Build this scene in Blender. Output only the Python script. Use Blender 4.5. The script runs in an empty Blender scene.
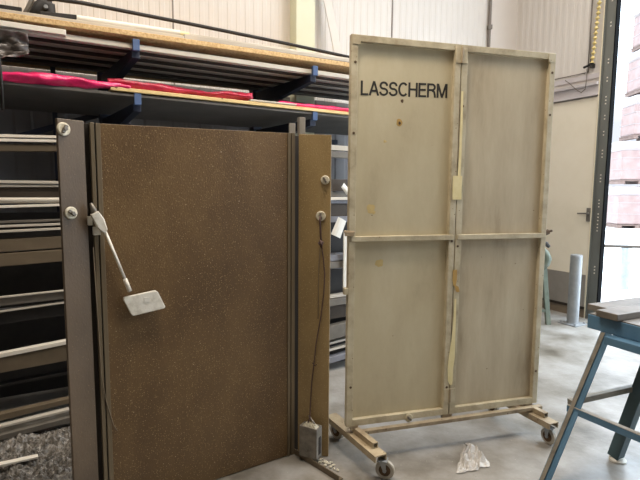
import bpy, bmesh, math, random
from mathutils import Vector, Matrix, noise
random.seed(7)
SC = bpy.context.scene
COL = SC.collection
V = Vector
PI = math.pi

# ------------------------------------------------------------------ materials
def srgb(r, g, b):
    def f(c):
        c /= 255.0
        return c / 12.92 if c <= 0.04045 else ((c + 0.055) / 1.055) ** 2.4
    return (f(r), f(g), f(b), 1.0)

def mat(name, cols, rough=0.6, metal=0.0, scale=4.0, stretch=(1, 1, 1), detail=6.0, bump=0.0, bscale=60.0,
        specks=None, ramp=(0.3, 0.7), alpha=1.0, trans=0.0, spec=0.5):
    """procedural surface: noise between the given colours, optional bump and optional scattered specks"""
    m = bpy.data.materials.new(name)
    m.use_nodes = True
    nt = m.node_tree
    N, L = nt.nodes, nt.links
    b = N['Principled BSDF']
    b.inputs['Roughness'].default_value = rough
    b.inputs['Metallic'].default_value = metal
    b.inputs['Specular IOR Level'].default_value = spec
    tc = N.new('ShaderNodeTexCoord')
    mp = N.new('ShaderNodeMapping')
    mp.inputs['Scale'].default_value = stretch
    L.new(tc.outputs['Object'], mp.inputs['Vector'])
    no = N.new('ShaderNodeTexNoise')
    no.inputs['Scale'].default_value = scale
    no.inputs['Detail'].default_value = detail
    no.inputs['Roughness'].default_value = 0.62
    L.new(mp.outputs['Vector'], no.inputs['Vector'])
    cr = N.new('ShaderNodeValToRGB')
    el = cr.color_ramp.elements
    n = len(cols)
    if n == 1:
        cols = [cols[0], cols[0]]; n = 2
    el[0].position = ramp[0]; el[0].color = cols[0]
    el[1].position = ramp[1]; el[1].color = cols[-1]
    for i in range(1, n - 1):
        e = el.new(ramp[0] + (ramp[1] - ramp[0]) * i / (n - 1)); e.color = cols[i]
    L.new(no.outputs['Fac'], cr.inputs['Fac'])
    out = cr.outputs['Color']
    if specks:
        for (sc, thr, col) in specks:
            vo = N.new('ShaderNodeTexVoronoi')
            vo.inputs['Scale'].default_value = sc
            L.new(tc.outputs['Object'], vo.inputs['Vector'])
            # only some cells carry a speck
            gt = N.new('ShaderNodeMath'); gt.operation = 'LESS_THAN'; gt.inputs[1].default_value = thr
            L.new(vo.outputs['Distance'], gt.inputs[0])
            sp = N.new('ShaderNodeSeparateColor'); L.new(vo.outputs['Color'], sp.inputs['Color'])
            g2 = N.new('ShaderNodeMath'); g2.operation = 'GREATER_THAN'; g2.inputs[1].default_value = 0.45
            L.new(sp.outputs['Red'], g2.inputs[0])
            mu = N.new('ShaderNodeMath'); mu.operation = 'MULTIPLY'
            L.new(gt.outputs[0], mu.inputs[0]); L.new(g2.outputs[0], mu.inputs[1])
            mx = N.new('ShaderNodeMix'); mx.data_type = 'RGBA'
            L.new(mu.outputs[0], mx.inputs['Factor']); L.new(out, mx.inputs['A'])
            mx.inputs['B'].default_value = col
            out = mx.outputs['Result']
    L.new(out, b.inputs['Base Color'])
    if bump:
        n2 = N.new('ShaderNodeTexNoise'); n2.inputs['Scale'].default_value = bscale; n2.inputs['Detail'].default_value = 4
        L.new(mp.outputs['Vector'], n2.inputs['Vector'])
        bp = N.new('ShaderNodeBump'); bp.inputs['Strength'].default_value = bump; bp.inputs['Distance'].default_value = 0.01
        L.new(n2.outputs['Fac'], bp.inputs['Height']); L.new(bp.outputs['Normal'], b.inputs['Normal'])
    if alpha < 1: b.inputs['Alpha'].default_value = alpha
    if trans: b.inputs['Transmission Weight'].default_value = trans
    return m

S = srgb
M = {}
M['wall'] = mat('ribbed_white_steel', [S(206, 200, 194), S(214, 209, 203)], 0.5, scale=0.8)
M['wall_back'] = M['wall']
M['flash'] = mat('grey_white_flashing', [S(205, 198, 192), S(214, 207, 200)], 0.5, scale=1)
M['seam'] = mat('dark_seam', [S(120, 112, 105)], 0.6)
M['green_column'] = mat('pale_green_paint', [S(205, 208, 182), S(212, 214, 190)], 0.5, scale=2)
M['hall'] = mat('plain_hall_wall', [S(120, 116, 110), S(130, 126, 120)], 0.8, scale=0.5)
M['rail_steel'] = mat('lilac_grey_steel', [S(186, 180, 182), S(198, 192, 193)], 0.4, scale=3)
M['door'] = mat('cream_door', [S(214, 206, 186), S(224, 216, 198), S(228, 221, 205)], 0.55, scale=1.2)
M['kick'] = mat('grey_kick_plate', [S(140, 134, 126), S(156, 150, 142)], 0.4, metal=0.3, scale=3)
M['plinth'] = mat('concrete_plinth', [S(112, 98, 82), S(132, 118, 100)], 0.8, scale=6)
M['track'] = mat('dark_grey_track', [S(104, 106, 102), S(122, 124, 119)], 0.45, metal=0.4, scale=6, stretch=(1, 1, 0.2))
M['white_conduit'] = mat('white_conduit', [S(225, 215, 190)], 0.5)
M['black_rubber'] = mat('black_rubber', [S(24, 22, 21), S(34, 31, 29)], 0.6, scale=12)
M['floor'] = mat('dusty_concrete', [S(76, 69, 59), S(106, 100, 90), S(129, 124, 116), S(146, 142, 136), S(160, 157, 152)], 0.36, scale=1.9, detail=10, bump=0.12,
                 bscale=40, ramp=(0.3, 0.68), specks=[(26, 0.05, S(186, 180, 168)), (14, 0.03, S(82, 74, 64)), (60, 0.07, S(104, 96, 84))])
M['yard'] = mat('pale_yard_concrete', [S(196, 195, 194), S(206, 205, 204)], 0.9, scale=0.5)
M['seal'] = mat('matt_black_seal', [S(14, 14, 14)], 0.9, spec=0.05)
M['wall_low'] = mat('shade_grey_cladding', [S(118, 115, 115), S(128, 125, 125)], 0.55, scale=1.5)  # lower wall greyed so its colour carries the shade behind the rack
M['brown'] = mat('spattered_brown_board', [S(76, 56, 33), S(98, 75, 46), S(114, 90, 57)], 0.42, scale=2.4, bump=0.16, bscale=170,
                 specks=[(135, 0.24, S(142, 119, 80)), (80, 0.13, S(172, 150, 112)), (36, 0.06, S(200, 182, 146)), (13, 0.026, S(215, 200, 175))], stretch=(1, 1, 0.6))
M['brown_wing'] = mat('greyish_brown_wing', [S(74, 61, 47), S(90, 75, 58), S(100, 84, 67)], 0.5, scale=3, bump=0.1, bscale=150,
                      specks=[(90, 0.14, S(120, 100, 76)), (12, 0.02, S(200, 186, 164))], stretch=(1, 1, 0.5))
M['lit_wing'] = mat('lit_brown_wing', [S(130, 108, 70), S(150, 126, 84), S(162, 139, 97)], 0.5, scale=3, bump=0.16, bscale=170,
                     specks=[(125, 0.22, S(178, 155, 110)), (60, 0.10, S(196, 176, 134)), (24, 0.03, S(212, 196, 158))], stretch=(1, 1, 0.5))  # wing turned to the light: its brighter tone is put into the colour
M['post'] = mat('olive_steel_post', [S(96, 84, 64), S(122, 108, 86)], 0.5, metal=0.2, scale=5, stretch=(1, 1, 0.2))
M['post_grey'] = mat('grey_steel_post', [S(140, 134, 124), S(166, 158, 146)], 0.5, metal=0.3, scale=5, stretch=(1, 1, 0.2))
M['groove'] = mat('dark_groove', [S(40, 32, 24)], 0.7)
M['beige'] = mat('grimy_beige_sheet', [S(174, 160, 130), S(190, 177, 146), S(197, 185, 154), S(204, 193, 164)], 0.5, scale=2.4,
                 stretch=(1.4, 1.4, 0.6), bump=0.05, bscale=30, specks=[(11, 0.045, S(160, 142, 114)), (7, 0.025, S(132, 116, 92))])
M['beige_right'] = mat('streaked_beige_sheet', [S(160, 144, 118), S(180, 165, 138), S(189, 175, 148), S(197, 184, 157)], 0.5, scale=3.2,
                       stretch=(2.0, 2.0, 0.45), bump=0.05, bscale=30, specks=[(9, 0.04, S(140, 122, 98))])
M['beige_frame'] = mat('worn_beige_frame', [S(158, 144, 118), S(188, 176, 148), S(204, 194, 168)], 0.5, scale=9, bump=0.1, bscale=50,
                       specks=[(28, 0.08, S(120, 100, 74))])
M['beige_base'] = mat('rusty_beige_base', [S(122, 104, 82), S(156, 140, 114), S(172, 157, 130)], 0.5, scale=10, bump=0.1,
                      specks=[(30, 0.12, S(100, 72, 50))])
M['letter'] = mat('black_letter', [S(38, 34, 28)], 0.6)
M['tape'] = mat('yellowed_tape', [S(222, 206, 150), S(234, 220, 172)], 0.6, scale=12)
M['tape_old'] = mat('ochre_tape', [S(172, 136, 70), S(190, 154, 88)], 0.7, scale=20)
M['rust'] = mat('rust', [S(70, 52, 36), S(96, 72, 48)], 0.8, scale=30)
M['ochre'] = mat('ochre_stain', [S(196, 170, 112), S(204, 182, 126)], 0.7, scale=30)
M['disc'] = mat('pale_dusty_washer', [S(168, 156, 132), S(206, 198, 176), S(222, 214, 196)], 0.55, metal=0.1, scale=40, bump=0.2)
M['zinc'] = mat('galvanised_zinc', [S(128, 132, 134), S(142, 145, 147), S(154, 156, 157)], 0.42, metal=0.35, scale=8)
M['silver'] = mat('pale_dull_metal', [S(196, 190, 176), S(222, 217, 205), S(232, 228, 218)], 0.5, metal=0.1, scale=26, bump=0.1)
M['rubber_tyre'] = mat('grey_tyre', [S(150, 144, 132), S(182, 175, 162)], 0.6, scale=20)
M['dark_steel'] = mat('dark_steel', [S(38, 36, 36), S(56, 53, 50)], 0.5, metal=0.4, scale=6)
M['navy'] = mat('dark_navy_rack_paint', [S(36, 42, 60), S(48, 54, 72)], 0.5, scale=4)
M['blue'] = mat('blue_rack_paint', [S(66, 88, 128), S(78, 102, 142)], 0.5, scale=5)
M['chip'] = mat('chipboard', [S(176, 140, 92), S(206, 172, 122), S(222, 194, 148)], 0.8, scale=60, bump=0.3, bscale=120)
M['plank'] = mat('yellow_ply_edge', [S(206, 178, 122), S(226, 200, 146)], 0.7, scale=12, specks=[(22, 0.16, S(110, 84, 54))])
M['grey_sheet'] = mat('dull_grey_sheet', [S(92, 88, 84), S(112, 107, 102)], 0.6, scale=3)
M['pink'] = mat('pink_film', [S(190, 22, 78), S(220, 40, 104), S(236, 96, 150)], 0.28, scale=9, bump=0.3, bscale=40, ramp=(0.3, 0.75))
M['red_film'] = mat('dark_red_film', [S(130, 22, 42), S(172, 34, 62), S(196, 60, 90)], 0.3, scale=9, bump=0.3, bscale=40)
M['film'] = mat('grey_crumpled_film', [S(88, 80, 76), S(122, 114, 108), S(170, 164, 158)], 0.22, scale=10, bump=0.5, bscale=30)
M['clear'] = mat('clear_plastic', [S(205, 200, 192), S(228, 224, 218)], 0.2, scale=30, bump=0.6, bscale=60, alpha=0.55)
M['white_pvc'] = mat('white_plastic', [S(216, 208, 194), S(228, 221, 208)], 0.4, scale=3)
M['pale_steel'] = mat('pale_steel', [S(182, 174, 161), S(204, 197, 184)], 0.35, metal=0.15, scale=6, stretch=(0.3, 0.3, 1))
M['mid_steel'] = mat('mid_grey_steel', [S(108, 102, 94), S(132, 126, 116)], 0.4, metal=0.4, scale=6)
M['olive_steel'] = mat('olive_brown_steel', [S(94, 82, 66), S(116, 102, 82)], 0.5, metal=0.2, scale=5)
M['brown_steel'] = mat('brown_dull_steel', [S(62, 54, 46), S(80, 70, 60)], 0.5, metal=0.3, scale=5)
M['blue_steel'] = mat('bluish_steel', [S(122, 122, 128), S(142, 142, 148)], 0.4, metal=0.3, scale=4)
M['paper'] = mat('paper', [S(214, 210, 200), S(226, 222, 212)], 0.7, scale=10)
M['block'] = mat('grimy_grey_block', [S(92, 86, 78), S(128, 122, 112), S(146, 140, 130)], 0.55, metal=0.15, scale=14, bump=0.15)
M['plaster'] = mat('off_white_lumps', [S(178, 170, 150), S(216, 210, 192)], 0.8, scale=40, bump=0.5, bscale=120)
M['cord'] = mat('dark_purple_cord', [S(66, 46, 44), S(90, 66, 60)], 0.7, scale=40)
M['string'] = mat('thin_grey_wire', [S(110, 96, 76)], 0.6)
M['teal'] = mat('teal_blue_paint', [S(66, 98, 122), S(78, 112, 138), S(88, 122, 148)], 0.45, scale=6, bump=0.05, specks=[(24, 0.05, S(120, 120, 110))])
M['teal_dark'] = mat('dark_teal_paint', [S(52, 72, 76), S(66, 88, 92)], 0.5, scale=6)
M['worn_edge'] = mat('worn_bare_steel', [S(120, 116, 106), S(148, 142, 130), S(160, 154, 140)], 0.5, metal=0.2, scale=10)
M['top_plate'] = mat('worn_grey_plate', [S(92, 86, 79), S(116, 109, 101), S(130, 123, 114)], 0.5, metal=0.2, scale=6,
                     specks=[(12, 0.12, S(118, 84, 62))])
M['green_paint'] = mat('dull_green_paint', [S(84, 94, 82), S(100, 110, 98), S(114, 122, 110)], 0.5, scale=8)
M['yellow_chain'] = mat('yellow_chain', [S(196, 172, 104), S(224, 204, 140)], 0.5, scale=30)
M['shreds'] = mat('grey_shreds', [S(52, 48, 44), S(96, 91, 84), S(132, 126, 118), S(176, 170, 160)], 0.6, scale=36, bump=0.8, bscale=70, ramp=(0.3, 0.72))
M['wrap'] = mat('pink_wrapped_goods', [S(116, 92, 86), S(126, 104, 98), S(132, 116, 111)], 0.5, scale=2.5, bump=0.2, bscale=6)
M['wrap_white'] = mat('white_stretch_film', [S(126, 114, 110), S(136, 126, 122)], 0.4, scale=3, bump=0.4, bscale=5)
M['dark_pallet'] = mat('dark_pallet', [S(86, 66, 58), S(110, 90, 80)], 0.8, scale=6)

# ------------------------------------------------------------------ mesh helpers
class MB:
    def __init__(self): self.v = []; self.f = []
    def hexa(self, p):
        """8 points: bottom ring 0-3, top ring 4-7"""
        b = len(self.v); self.v += [V(q) for q in p]
        for f in ((3, 2, 1, 0), (4, 5, 6, 7), (0, 1, 5, 4), (1, 2, 6, 5), (2, 3, 7, 6), (3, 0, 4, 7)):
            self.f.append([b + i for i in f])
        return self
    def box(self, c, size, ax=None):
        ax = ax or (V((1, 0, 0)), V((0, 1, 0)), V((0, 0, 1)))
        c = V(c); x, y, z = [a * (s / 2) for a, s in zip(ax, size)]
        return self.hexa([c - x - y - z, c + x - y - z, c + x + y - z, c - x + y - z,
                          c - x - y + z, c + x - y + z, c + x + y + z, c - x + y + z])
    def beam(self, a, b, w, h, up=(0, 0, 1)):
        """box section from a to b: width w sideways, height h along up"""
        a, b = V(a), V(b); d = (b - a); l = d.length; d.normalize()
        up = V(up); side = d.cross(up).normalized(); u2 = side.cross(d).normalized()
        return self.box((a + b) / 2, (l, w, h), (d, side, u2))
    def angle(self, a, b, w1, w2, t, n1, n2):
        """L section from a to b: legs along n1 and n2 from the heel line"""
        a, b = V(a), V(b); n1 = V(n1).normalized(); n2 = V(n2).normalized(); d = b - a
        prof = [V((0, 0, 0)), n1 * w1, n1 * w1 + n2 * t, n1 * t + n2 * t, n1 * t + n2 * w2, n2 * w2]
        k = len(self.v)
        self.v += [a + p for p in prof] + [b + p for p in prof]
        for i in range(6):
            j = (i + 1) % 6
            self.f.append([k + i, k + j, k + 6 + j, k + 6 + i])
        self.f.append([k + i for i in (0, 3, 2, 1)]); self.f.append([k + i for i in (0, 5, 4, 3)])
        self.f.append([k + 6 + i for i in (0, 1, 2, 3)]); self.f.append([k + 6 + i for i in (0, 3, 4, 5)])
        return self
    def tube(self, pts, r, seg=10, cap=True):
        pts = [V(p) for p in pts]; n = len(pts); k = len(self.v); prev = None
        for i, p in enumerate(pts):
            t = (pts[min(i + 1, n - 1)] - pts[max(i - 1, 0)]).normalized()
            if prev is None:
                a = V((0, 0, 1)) if abs(t.z) < 0.9 else V((1, 0, 0))
                s = t.cross(a).normalized()
            else:
                s = (prev - t * prev.dot(t)).normalized()
            prev = s; u = s.cross(t)
            rr = r[i] if isinstance(r, (list, tuple)) else r
            for j in range(seg):
                a = 2 * PI * j / seg
                self.v.append(p + (s * math.cos(a) + u * math.sin(a)) * rr)
        for i in range(n - 1):
            for j in range(seg):
                j2 = (j + 1) % seg
                self.f.append([k + i * seg + j, k + i * seg + j2, k + (i + 1) * seg + j2, k + (i + 1) * seg + j])
        if cap:
            self.f.append([k + j for j in range(seg)][::-1]); self.f.append([k + (n - 1) * seg + j for j in range(seg)])
        return self
    def cyl(self, a, b, r, seg=20): return self.tube([a, b], r, seg)
    def grid(self, fn, nu, nv):
        k = len(self.v)
        for i in range(nu + 1):
            for j in range(nv + 1): self.v.append(V(fn(i / nu, j / nv)))
        for i in range(nu):
            for j in range(nv):
                a = k + i * (nv + 1) + j
                self.f.append([a, a + 1, a + nv + 2, a + nv + 1])
        return self
    def build(self, name, m, parent=None, bevel=0.0, smooth=False, solid=0.0, loc=None, sub=0):
        me = bpy.data.meshes.new(name)
        if parent is not None: o0 = wloc(parent)
        elif loc is not None: o0 = V(loc)
        else:
            c = sum(self.v, V()) / len(self.v); o0 = V((c.x, c.y, min(p.z for p in self.v)))
        me.from_pydata([tuple(p - o0) for p in self.v], [], self.f)
        bm = bmesh.new(); bm.from_mesh(me); bmesh.ops.recalc_face_normals(bm, faces=bm.faces); bm.to_mesh(me); bm.free()
        me.materials.append(m)
        o = bpy.data.objects.new(name, me); COL.objects.link(o)
        if parent is not None: o.parent = parent
        else: o.location = o0
        if smooth:
            for p in me.polygons: p.use_smooth = True
        if sub:
            q = o.modifiers.new('sub', 'SUBSURF'); q.levels = sub; q.render_levels = sub
        if solid:
            q = o.modifiers.new('solid', 'SOLIDIFY'); q.thickness = solid
        if bevel:
            q = o.modifiers.new('bevel', 'BEVEL'); q.width = bevel; q.segments = 2; q.limit_method = 'ANGLE'
        return o

def wloc(o):
    l = V((0, 0, 0))
    while o is not None: l = l + o.location; o = o.parent
    return l
def tag(o, label=None, cat=None, group=None, kind=None):
    if label: o['label'] = label
    if cat: o['category'] = cat
    if group: o['group'] = group
    if kind: o['kind'] = kind
    return o
def thing(name, loc, label, cat, group=None):
    o = bpy.data.objects.new(name, None); COL.objects.link(o); o.location = loc; o.empty_display_size = 0.1
    return tag(o, label, cat, group)
def struct(o, label, cat): return tag(o, label, cat, None, 'structure')

# ------------------------------------------------------------------ hall frame: s along the racks, n towards the back wall
A29 = math.radians(29)
D = V((math.cos(A29), math.sin(A29), 0)); NN = V((-math.sin(A29), math.cos(A29), 0)); UP = V((0, 0, 1))
R0 = V((0.14, 3.9, 0))
def rk(s, n, z): return R0 + D * s + NN * n + UP * z
def rbox(mb, s0, s1, n0, n1, z0, z1):
    return mb.hexa([rk(s0, n0, z0), rk(s1, n0, z0), rk(s1, n1, z0), rk(s0, n1, z0),
                    rk(s0, n0, z1), rk(s1, n0, z1), rk(s1, n1, z1), rk(s0, n1, z1)])
S_L, S_R, N_B, N_F, Z_C = -6.5, 3.541, 1.30, -8.0, 6.2

# ---- setting
mb = MB(); mb.hexa([rk(S_L - .2, N_F - .2, -.1), rk(S_R + .0, N_F - .2, -.1), rk(S_R + .0, N_B + .15, -.1), rk(S_L - .2, N_B + .15, -.1),
                    rk(S_L - .2, N_F - .2, 0), rk(S_R + .0, N_F - .2, 0), rk(S_R + .0, N_B + .15, 0), rk(S_L - .2, N_B + .15, 0)])
struct(mb.build('floor', M['floor'], loc=(0, 0, 0)), 'dusty grey concrete hall floor', 'floor')

def ribbed(mb, p, along, out, L, z0, z1, period=0.09, depth=0.0035, thick=0.1):
    """ribbed sheet panel wall: profile swept vertically, closed at the back"""
    prof = []; x = 0.0
    while x < L - 1e-6:
        for (fx, d) in ((0.0, 0), (0.42, 0), (0.5, depth), (0.92, depth)):
            q = x + fx * period
            if q <= L: prof.append((q, d))
        x += period
    prof.append((L, 0))
    k = len(mb.v); n = len(prof)
    for z in (z0, z1):
        for (q, d) in prof: mb.v.append(p + along * q - out * d + UP * z)
        mb.v.append(p + along * L - out * thick + UP * z); mb.v.append(p - out * thick + UP * z)
    m = n + 2
    for i in range(m):
        j = (i + 1) % m
        mb.f.append([k + i, k + j, k + m + j, k + m + i])
mb = MB(); ribbed(mb, rk(S_L, N_B, 0), D, -NN, S_R - S_L + .1, 0, Z_C)
struct(mb.build('wall_back', M['wall'], loc=(0, 0, 0)), 'white vertically ribbed steel back wall behind the racks', 'wall')
mb = MB(); ribbed(mb, rk(S_L, N_B - .012, 0), D, -NN, 3.06 - S_L, 0, 2.46, period=.25, depth=.006, thick=.01)
struct(mb.build('trim_9', M['wall_low'], loc=(0, 0, 0)), 'lower back wall cladding behind the racks, greyed for the shade there', 'cladding')
mb = MB()
for s in (-0.987, 1.487): rbox(mb, s - .006, s + .006, N_B - .004, N_B + .01, 0, Z_C)
struct(mb.build('trim_1', M['seam'], loc=(0, 0, 0)), 'thin dark panel joints in the back wall', 'panel joint')
mb = MB(); rbox(mb, 0.19, 0.40, N_B - .02, N_B + .02, 0, Z_C); rbox(mb, 0.19, 0.21, N_B - .13, N_B - .02, 0, Z_C); rbox(mb, 0.19, .40, N_B - .15, N_B - .13, 0, Z_C)
struct(mb.build('trim_2', M['green_column'], loc=(0, 0, 0)), 'pale green steel column standing against the back wall', 'column')
mb = MB(); mb.cyl(rk(3.03, N_B - .03, 0), rk(3.03, N_B - .03, Z_C), .018, 10); mb.box(rk(3.03, N_B - .035, 3.62), (.05, .05, .05))
struct(mb.build('trim_3', M['seam'], loc=(0, 0, 0)), 'thin grey vertical pipe clipped to the back wall', 'pipe')
mb = MB(); rbox(mb, 3.06, S_R, N_B - .03, N_B, 0, Z_C)
struct(mb.build('trim_4', M['flash'], loc=(0, 0, 0)), 'grey white corner flashing in the far corner', 'corner flashing')
# right wall: ribbed panel above, cream door below a steel rail
mb = MB(); ribbed(mb, rk(S_R, N_B, 0), -NN, -D, N_B + 0.06, 2.83, Z_C, thick=.055)
rbox(mb, S_R, S_R + .055, -0.060, N_B + .1, 0, 2.83)
rbox(mb, S_R, S_R + .055, -4.9, -0.060, 4.6, Z_C); rbox(mb, S_R, S_R + .1, N_F, -4.9, 0, Z_C)
struct(mb.build('wall_right', M['wall'], loc=(0, 0, 0)), 'white ribbed side wall with the tall gate opening', 'wall')
mb = MB(); rbox(mb, S_R - .02, S_R + .0, .07, N_B - .03, 2.815, 2.87); rbox(mb, S_R - .07, S_R + .0, .07, N_B - .03, 2.735, 2.765)
rbox(mb, S_R - .03, S_R + .0, .07, N_B - .03, 2.63, 2.735); rbox(mb, S_R - .06, S_R, .07, N_B - .03, 2.615, 2.63)
struct(mb.build('trim_5', M['rail_steel'], loc=(0, 0, 0)), 'grey steel rail running above the cream door', 'rail')
d1 = bpy.data.objects.new('door_1', None); COL.objects.link(d1); d1.location = rk(S_R - .02, .6, 0); struct(d1, 'cream door leaf with grey kick plate below the steel rail', 'door')
mb = MB(); rbox(mb, S_R - .025, S_R - .001, .075, N_B - .035, .13, 2.6); mb.build('door_leaf', M['door'], d1, bevel=.003)
mb = MB(); rbox(mb, S_R - .032, S_R - .025, .08, N_B - .04, .135, .52); mb.build('kick_plate', M['kick'], d1)
mb = MB(); rbox(mb, S_R - .04, S_R - .001, .075, N_B - .035, .105, .135); mb.build('bottom_seal', M['groove'], d1)
mb = MB(); mb.cyl(rk(S_R - .025, .085, 1.255), rk(S_R - .07, .085, 1.255), .012); mb.tube([rk(S_R - .068, .080, 1.255), rk(S_R - .07, .13, 1.255), rk(S_R - .066, .205, 1.252)], .010)
mb.box(rk(S_R - .03, .088, 1.24), (.02, .05, .16), (D, NN, UP))
mb.build('door_handle', M['mid_steel'], d1, bevel=.002)
mb = MB(); rbox(mb, S_R - .02, S_R + .001, .07, N_B - .03, 0, .105)
struct(mb.build('trim_6', M['plinth'], loc=(0, 0, 0)), 'brownish concrete plinth under the cream door', 'plinth')
# gate guide track
mb = MB(); rbox(mb, S_R - .012, S_R - .002, -.062, .050, 0, 5.0); rbox(mb, S_R - .03, S_R - .012, .040, .052, 0, 5.0); 
tr = mb.build('trim_7', M['track'], loc=rk(S_R, 0, 0)); struct(tr, 'dark grey perforated steel gate track beside the opening', 'gate track')
mb = MB(); rbox(mb, S_R - .012, S_R + .058, -.074, -.0625, 0, 5.0); mb.build('rubber_seal', M['seal'], tr)['label'] = 'black rubber edge seal'
for z0 in (.55, 1.05, 1.17, 1.33, 1.62, 1.9, 2.15, 2.33, 2.50, 2.75, 2.95, 3.35, 3.62):
    for k in range(2 if z0 > 1.5 and int(z0 * 100) % 2 else 3):
        mb = MB(); rbox(mb, S_R - .0145, S_R - .0115, -.022, -.008, z0 + k * .038, z0 + k * .038 + .014); mb.build('track_slot', M['white_pvc'], tr)
mb = MB(); rbox(mb, S_R - .035, S_R, .054, .066, 0, 5.0)
struct(mb.build('trim_8', M['white_conduit'], loc=(0, 0, 0)), 'narrow cream edge strip beside the gate track', 'edge strip')
# ceiling and the unseen walls that close the hall
mb = MB(); rbox(mb, S_L - .2, S_R + .1, N_F - .2, N_B + .1, Z_C, Z_C + .1)
struct(mb.build('ceiling', M['hall'], loc=(0, 0, 0)), 'plain hall ceiling', 'ceiling')
mb = MB(); rbox(mb, S_L - .1, S_L, N_F, N_B, 0, Z_C); struct(mb.build('wall_left', M['hall'], loc=(0, 0, 0)), 'plain left hall wall', 'wall')
mb = MB(); rbox(mb, S_L, S_R, N_F - .1, N_F, 0, Z_C); struct(mb.build('wall_rear', M['hall'], loc=(0, 0, 0)), 'plain rear hall wall', 'wall')
# yard
mb = MB(); rbox(mb, S_R, 60, -40, 45, -.12, -.02)
struct(mb.build('floor_outside', M['yard'], loc=(0, 0, 0)), 'bright pale concrete yard outside the gate', 'yard')

# ------------------------------------------------------------------ cantilever rack
rack = thing('cantilever_rack', rk(-1.6, .95, 0), 'navy blue cantilever rack with bright blue arm ends standing along the back wall', 'rack')
for s in (-2.87, -1.62, -.33, .94):
    mb = MB(); mb.box(rk(s, .95, 1.27), (.085, .1, 2.54), (D, NN, UP)); mb.build('upright', M['navy'], rack, bevel=.004)
    mb = MB(); mb.box(rk(s, .5, .05), (.085, 1.0, .1), (D, NN, UP)); mb.build('foot', M['navy'], rack, bevel=.004)
    tip = s + .11
    for (zt, zb) in ((2.385, 2.445), (2.05, 2.11), (1.70, 1.76), (1.375, 1.42), (1.03, 1.08), (.66, .71), (.36, .41)):
        mb = MB()
        a0, a1 = rk(s, .9, 0), rk(tip, .02, 0); w = D * .025
        mb.hexa([a0 - w + UP * (zt - .16), a0 + w + UP * (zt - .16), a1 + w + UP * (zt - .05), a1 - w + UP * (zt - .05),
                 a0 - w + UP * zt, a0 + w + UP * zt, a1 + w + UP * zt, a1 - w + UP * zt])
        arm = mb.build('arm', M['navy'], rack, bevel=.003)
        mb = MB(); mb.box(rk(tip, -.005, zb - .036), (.042, .03, .072), (D, NN, UP))
        e = mb.build('end_stop', M['blue'], arm, bevel=.003); e['label'] = 'bright blue end stop'
for s in (-1.97,):
    mb = MB(); mb.box(rk(s, 1.12, 1.5), (.035, .04, 3.0), (D, NN, UP)); p = mb.build('rear_post', M['navy'], rack)
for (a, b) in (((-1.6, 2.12), (-2.3, 1.86)), ((-1.6, 2.12), (-.9, 1.7)), ((-1.6, 1.45), (-2.6, 1.0)), ((-.33, 2.0), (.6, 2.0))):
    mb = MB(); mb.beam(rk(a[0], 1.02, a[1]), rk(b[0], 1.02, b[1]), .02, .045); mb.build('brace', M['navy'], rack)

def bar(name, m, s0, s1, n0, n1, za, zb, label, cat, group=None, kind='box', zc=None, zd=None, bevel=.003):
    """long stock: za..zb is its height at s0, zc..zd at s1 (defaults level)"""
    zc = za if zc is None else zc; zd = zb if zd is None else zd
    mb = MB()
    if kind == 'box':
        mb.hexa([rk(s0, n0, za), rk(s1, n0, zc), rk(s1, n1, zc), rk(s0, n1, za), rk(s0, n0, zb), rk(s1, n0, zd), rk(s1, n1, zd), rk(s0, n1, zb)])
        o = mb.build(name, m, bevel=bevel)
    elif kind == 'channel':
        t = .006
        for (p0, p1, q0, q1) in ((n0, n0 + t, 0, 1), (n0, n1, 0, t), (n0, n1, 1 - t, 1)):
            f = lambda a, b, q: (a + (b - a) * q) if q in (0, 1) else (a + t if q == t else b - t)
            z0a, z1a, z0b, z1b = f(za, zb, q0), f(za, zb, q1), f(zc, zd, q0), f(zc, zd, q1)
            mb.hexa([rk(s0, p0, z0a), rk(s1, p0, z0b), rk(s1, p1, z0b), rk(s0, p1, z0a), rk(s0, p0, z1a), rk(s1, p0, z1b), rk(s1, p1, z1b), rk(s0, p1, z1a)])
        o = mb.build(name, m)
    else:
        r = (zb - za) / 2; k = 16
        mb.tube([rk(s0, n0 + r, (za + zb) / 2), rk(s1, n0 + r, (zc + zd) / 2)], r, k); o = mb.build(name, m, smooth=False)
    return tag(o, label, cat, group)

# top level: round tubes and flat profiles on the arms, chipboard over them
bar('chipboard_sheet', M['chip'], -3.6, 1.1, -.03, 1.22, 2.435, 2.466, 'long chipboard sheet forming the top shelf of the rack', 'board', zc=2.482, zd=2.515)
tubes = [(.02, 2.392, 2.424, 'white_pvc', 'foremost pale tube under the chipboard sheet'),
         (.10, 2.392, 2.420, 'brown_steel', 'dull tube second from the front under the chipboard sheet'),
         (.19, 2.392, 2.424, 'pale_steel', 'grey tube third from the front under the chipboard sheet'),
         (.29, 2.392, 2.420, 'brown_steel', 'dull tube fourth from the front under the chipboard sheet'),
         (.38, 2.392, 2.424, 'pale_steel', 'grey tube fifth from the front under the chipboard sheet'),
         (.48, 2.392, 2.420, 'brown_steel', 'dull tube sixth from the front under the chipboard sheet'),
         (.57, 2.392, 2.424, 'pale_steel', 'grey tube seventh from the front under the chipboard sheet'),
         (.67, 2.392, 2.420, 'brown_steel', 'dull rear tube eighth from the front under the chipboard sheet'),
         (.77, 2.392, 2.424, 'mid_steel', 'grey tube ninth from the front under the chipboard sheet')]
for i, (n, a, b, m, lab) in enumerate(tubes):
    bar('steel_tube', M[m], -3.55 + .03 * i, 1.0 + (.07 * i) % .3, n, n + .05, a, b, lab, 'tube', 'tubes under the top shelf board', kind='box')
bar('flat_profile', M['white_pvc'], -3.2, -1.903, -.028, .015, 2.403, 2.434, 'short pale flat profile along the front edge below the chipboard at far left', 'profile')
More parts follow.
